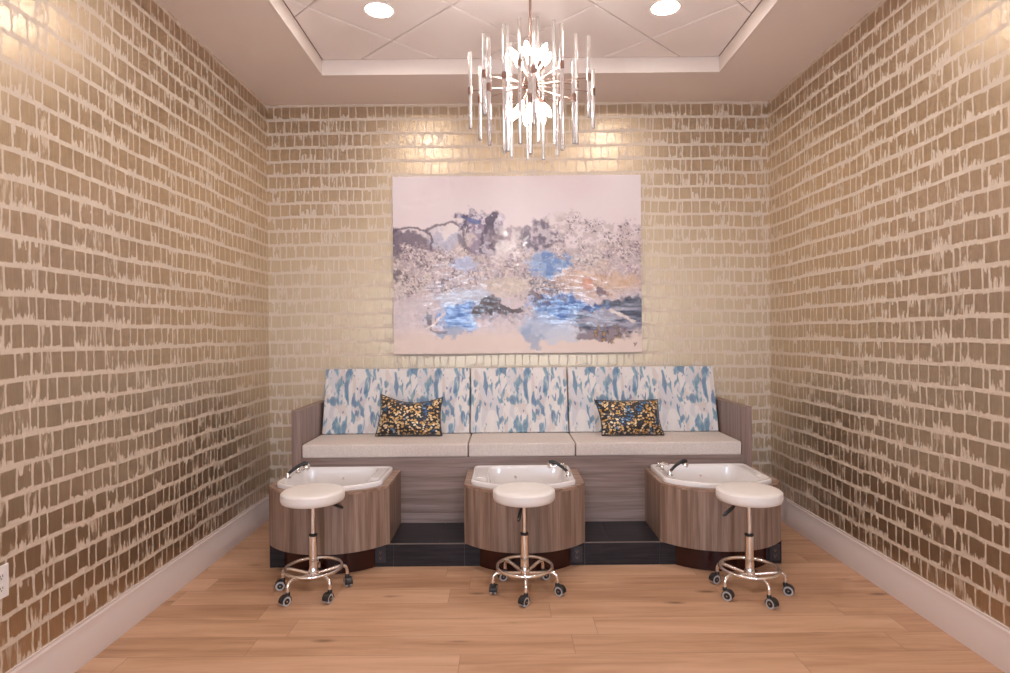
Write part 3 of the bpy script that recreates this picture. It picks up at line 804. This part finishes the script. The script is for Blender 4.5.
    # little dark signature strokes, lower right
    sx_, sy_ = .972, .955
    for a, b in (((-.005, -.008), (.0, .001)), ((.006, -.009), (-.002, .009))):
        d_pts = [(sx_+a[0], sy_+a[1]), (sx_+b[0], sy_+b[1])]
        ax_, ay, bx_, by = d_pts[0][0]*asp, d_pts[0][1], d_pts[1][0]*asp, d_pts[1][1]
        t = np.clip(((X-ax_)*(bx_-ax_)+(Y-ay)*(by-ay))/((bx_-ax_)**2+(by-ay)**2+1e-9), 0, 1)
        paint(ss(np.hypot(X-(ax_+t*(bx_-ax_)), Y-(ay+t*(by-ay))), .004, .0015), srgb(60, 50, 50), .9)
    n60 = fbm(X*60, Y*60, 51, 3)
    mod = 1+.38*(n60-.5)*np.clip(land+lower+mass+m2+sl, 0, 1)+.22*(n20-.5)*np.clip(land+lower, 0, 1)
    C *= mod[..., None]
    gl = np.clip(land+lower+mass+m2, 0, 1)[..., None]
    return np.concatenate([np.clip(C, 0, 1), gl], 2)
PX0, PX1, PZ0, PZ1, PYF, PYB = -.892, 1.092, 1.312, 2.730, 4.895, 4.932
NX, NZ = 396, 284
vs = []; 
for j in range(NZ):
    for i in range(NX):
        vs.append((PX0+(PX1-PX0)*i/(NX-1), PYF, PZ1-(PZ1-PZ0)*j/(NZ-1)))
fs = [(j*NX+i, (j+1)*NX+i, (j+1)*NX+i+1, j*NX+i+1) for j in range(NZ-1) for i in range(NX-1)]
nf = len(fs); o = len(vs)
ccx, ccz = (PX0+PX1)/2, (PZ0+PZ1)/2
for y in (PYF, PYB): vs += [(PX0, y, PZ0), (PX1, y, PZ0), (PX1, y, PZ1), (PX0, y, PZ1)]
fs += [(o+i, o+(i+1) % 4, o+4+(i+1) % 4, o+4+i) for i in range(4)] + [(o+4, o+5, o+6, o+7)]
vs = [(x-ccx, y-PYB, z-ccz) for x, y, z in vs]
me = bpy.data.meshes.new('wall_painting'); me.from_pydata(vs, [], fs)
cols = painting_colors(NX, NZ).reshape(-1, 4)
att = me.color_attributes.new('paint', 'FLOAT_COLOR', 'POINT')
buf = np.ones((len(vs), 4), dtype=np.float32); buf[:NX*NZ] = cols; buf[NX*NZ:, :3] = (.55, .5, .45)
att.data.foreach_set('color', buf.ravel())
m, nt, b = new_mat('glossy abstract print'); k = N(nt)
an = nt.nodes.new('ShaderNodeAttribute'); an.attribute_name = 'paint'
q = k.sep(k.obj())
fine = k.noise(k.comb(k.m('MULTIPLY', q[0], 1.), 0., k.m('MULTIPLY', q[2], 1.)), 220., 3)
sm_ = nt.nodes.new('ShaderNodeSeparateColor'); nt.links.new(an.outputs['Color'], sm_.inputs[0])
dk_ = k.step(sm_.outputs[0], .72, .45)
v_ = k.m('ADD', 1., k.m('MULTIPLY', dk_, k.m('MULTIPLY', k.m('SUBTRACT', fine, .5), 1.6)))
nt.links.new(k.mix(1., an.outputs['Color'], k.comb(v_, v_, v_), 'MULTIPLY'), b.inputs['Base Color'])
b.inputs['Roughness'].default_value = .45; b.inputs['Coat Roughness'].default_value = .11
nt.links.new(k.m('MULTIPLY', an.outputs['Alpha'], k.m('MULTIPLY', k.step(wave0 := k.noise(k.comb(k.m('MULTIPLY', q[0], 10.), 7., k.m('MULTIPLY', q[2], 40.)), 1., 3), .38, .56), 1.)), b.inputs['Coat Weight'])
wave = k.noise(k.comb(k.m('MULTIPLY', q[0], 14.), 0., k.m('MULTIPLY', q[2], 26.)), 1., 3)
nt.links.new(k.bump(wave, .12, .004), b.inputs['Normal']); nt.links.new(k.bump(k.m('ADD', wave, k.m('MULTIPLY', wave0, .5)), .55, .006), b.inputs['Coat Normal'])
me.materials.append(m); me.materials.append(simple('canvas edge', (.42, .36, .31), .7))
for p in me.polygons[nf:]: p.material_index = 1
o = bpy.data.objects.new('wall_painting', me); COL.objects.link(o); o.location = (ccx, PYB, ccz)
tag(o, 'large frameless abstract painting in mauve, blue and sand above the bench', 'painting')
g = G()
g.box(-.8, .8, 0, YB-PYB, .55, .62)
g.build('hanging_bracket', M['nickel'], o, smooth=0)

# ------------------------------------------------------------------ recessed lights
def downlight(x, y, z, label):
    t = thing('recessed_downlight', label, 'ceiling light', (x, y, z), 0, 'recessed ceiling downlights')
    G().lathe([(.0785, .004), (.092, .002), (.096, -.002), (.092, -.006), (.081, -.004), (.0785, .004)], seg=48).build('trim_ring', M['trim'], t)
    G().lathe([(0, -.0015), (.078, -.0015), (.078, .003), (0, .003)], seg=48).build('lens', M['lens'], t, smooth=30)
    return t
RY = 2*CHY-3.715
downlight(-.749, 3.715, TZ, 'round glowing downlight in the tray ceiling left of the chandelier')
downlight(.985, 3.715, TZ, 'round glowing downlight in the tray ceiling right of the chandelier')
downlight(-.749, RY, TZ, 'round downlight toward the front left corner of the ceiling tray')
downlight(.985, RY, TZ, 'round downlight toward the front right corner of the ceiling tray')

# ------------------------------------------------------------------ chandelier
HZ = 2.675
ch = thing('chandelier', 'glass-rod chandelier with glowing bulbs hanging before the painting', 'chandelier', (CHX, CHY, HZ))
G().lathe([(0, TZ-HZ), (.065, TZ-HZ), (.065, TZ-HZ-.012), (.055, TZ-HZ-.022), (.012, TZ-HZ-.026), (0, TZ-HZ-.026)], seg=32).build('canopy', M['brass'], ch)
G().lathe([(0, .03), (.0065, .03), (.0065, TZ-HZ-.02), (0, TZ-HZ-.02)], seg=14).build('down_rod', M['brass'], ch)
G().lathe([(0, -.05), (.012, -.05), (.016, -.042), (.030, -.034), (.036, -.020), (.036, .020), (.030, .034), (.014, .042), (.010, .055), (0, .055)], seg=28).build('hub', M['brass'], ch)
# bulbs on short arms, up and down
def bulb_prof(): return [(0, 0), (.0085, .002), (.0105, .010), (.0165, .024), (.0178, .036), (.0145, .052), (.008, .066), (.003, .076), (0, .078)]
for ring_, el, n_, a0 in ((1, 58, 6, 15), (-1, 60, 6, 45)):
    for i in range(n_):
        a = radians(a0+i*360/n_); e = radians(el)
        d = Vector((cos(a)*cos(e), sin(a)*cos(e), ring_*sin(e)))
        p0, p1 = d*.030, d*.085
        ho = G().tube([p0, p1], [.004, .004], 8); ho.tube([p1, d*.092, d*.118], [.008, .0095, .0095], 12)
        hb = ho.build('bulb_holder', M['brass'], ch)
        R4 = d.to_track_quat('Z', 'Y').to_matrix()
        G().lathe(bulb_prof(), d*.116, 18, rot=R4).build('bulb', M['bulb'], hb, smooth=80)
rods = [(470.4, 51.6, 128.5, 90.4, .305, 1), (484.7, 33, 114.7, 73.8, .29, -1), (489.1, 37, 145, 87, .29, -1), (504.4, 24.3, 152.8, 76, .26, -1),
        (507.8, 24.5, 151, 84, .22, 1), (511, 42.6, 157, 97, .29, 1), (520, 18.3, 143.8, 63.4, .27, -1), (527.5, 46, 159.7, 100, .30, 1),
        (534, 18.6, 125, 70, .25, -1), (538.3, 17.2, 142.4, 84, .20, 1), (542.9, 43.3, 159.7, 101, .30, 1), (554.3, 21, 145.2, 80, .26, 1),
        (561.9, 24.3, 150.7, 65.4, .28, -1), (557, 60, 156, 104, .29, 1), (576.4, 34.3, 144.5, 85, .28, 1), (573.7, 60, 144, 98, .27, -1),
        (588.9, 36.3, 118, 78, .30, -1), (593, 70, 129, 92.5, .305, 1), (530, 55, 154, 98, .24, -1), (480, 66, 140, 99, .28, 1)]
ROD_XYZ = []
for (px, t_, b_, c_, r_, s_) in rods:               # survey of the rods turned into metres round the hub
    d = (px-531)/206.; dy = s_*sqrt(max(r_*r_-d*d, .0004)); kf = (CHY+dy)/CHY
    X_ = (CHX+d)*kf - CHX
    zf = lambda y: 1.468 + (2.997-(y-18)*.00485-1.468)*kf - HZ
    ROD_XYZ.append((X_, dy, zf(t_), zf(b_), zf(c_)))
for (x, y, zt, zb, zc) in ROD_XYZ:
    a = atan2(y, x); rr_ = sqrt(x*x+y*y); ca, sa = cos(a), sin(a); ri = rr_-.013
    G().tube([(ca*.034, sa*.034, max(-.03, min(.03, zc*.25))), (ca*ri, sa*ri, zc)], .0022, 8).build('arm', M['brass'], ch)
    rod = G().lathe([(0, zb), (.0070, zb), (.0088, zb+.002), (.0088, zt-.002), (.0070, zt), (0, zt)], (x, y, 0), 14).build('glass_rod', M['glass'], ch, smooth=50)
    G().lathe([(.0092, zc-.017), (.0112, zc-.017), (.0112, zc+.017), (.0092, zc+.017), (.0092, zc-.017)], (x, y, 0), 14).build('clip', M['brass'], rod)

# ------------------------------------------------------------------ light
def area(name, loc, rot, sx, sy, power, col):
    l = bpy.data.lights.new(name, 'AREA'); l.shape = 'RECTANGLE'; l.size = sx; l.size_y = sy; l.energy = power; l.color = col
    o = bpy.data.objects.new(name, l); COL.objects.link(o); o.location = loc; o.rotation_euler = rot; return o
for n, (x0, x1) in enumerate(WIN):       # daylight entering through each rear window
    area('window_daylight', ((x0+x1)/2, YF-.095, (WZ0+WZ1)/2), (radians(90), 0, 0), x1-x0, WZ1-WZ0, 135, (.60, .77, 1.))
for x in (-.9, 1.1):  # unseen overhead fill pair, added behind the camera to lift the ambient light
    area('rear_fill_light', (x, -1.0, H-.01), (0, 0, 0), .6, 1.2, 34, (1., .93, .89))
w = bpy.data.worlds.new('daylight'); sc.world = w; w.use_nodes = True
w.node_tree.nodes['Background'].inputs[0].default_value = (.65, .80, 1., 1); w.node_tree.nodes['Background'].inputs[1].default_value = .8

# ------------------------------------------------------------------ camera
yaw, pitch, roll = -0.0006366, -0.0044226, 0.0084858
cy_, sy_ = cos(yaw), sin(yaw); cp, sp_ = cos(pitch), sin(pitch); cr, sr = cos(roll), sin(roll)
def to_world(xx, y2, zz):
    x = cr*xx+sr*zz; z = -sr*xx+cr*zz
    y = cp*y2-sp_*z; Z = sp_*y2+cp*z
    return Vector((cy_*x+sy_*y, -sy_*x+cy_*y, Z))
right, fwd, up = to_world(1, 0, 0), to_world(0, 1, 0), to_world(0, 0, 1)
cam = bpy.data.cameras.new('camera'); co = bpy.data.objects.new('camera', cam); COL.objects.link(co)
Rm = Matrix((right, up, -fwd)).transposed().to_4x4(); Rm.translation = Vector((0, 0, 1.4677)); co.matrix_world = Rm
cam.sensor_width = 36; cam.lens = 612.08/1010*36; cam.clip_start = .05
sc.camera = co

sc.view_settings.view_transform = 'Standard'; sc.view_settings.look = 'None'; sc.view_settings.gamma = 1
sc.view_settings.use_curve_mapping = False; sc.view_settings.exposure = -.46
sc.cycles.use_denoising = True
sc.cycles.max_bounces = 10; sc.cycles.diffuse_bounces = 5; sc.cycles.glossy_bounces = 5; sc.cycles.transmission_bounces = 10
sc.cycles.sample_clamp_indirect = 6.
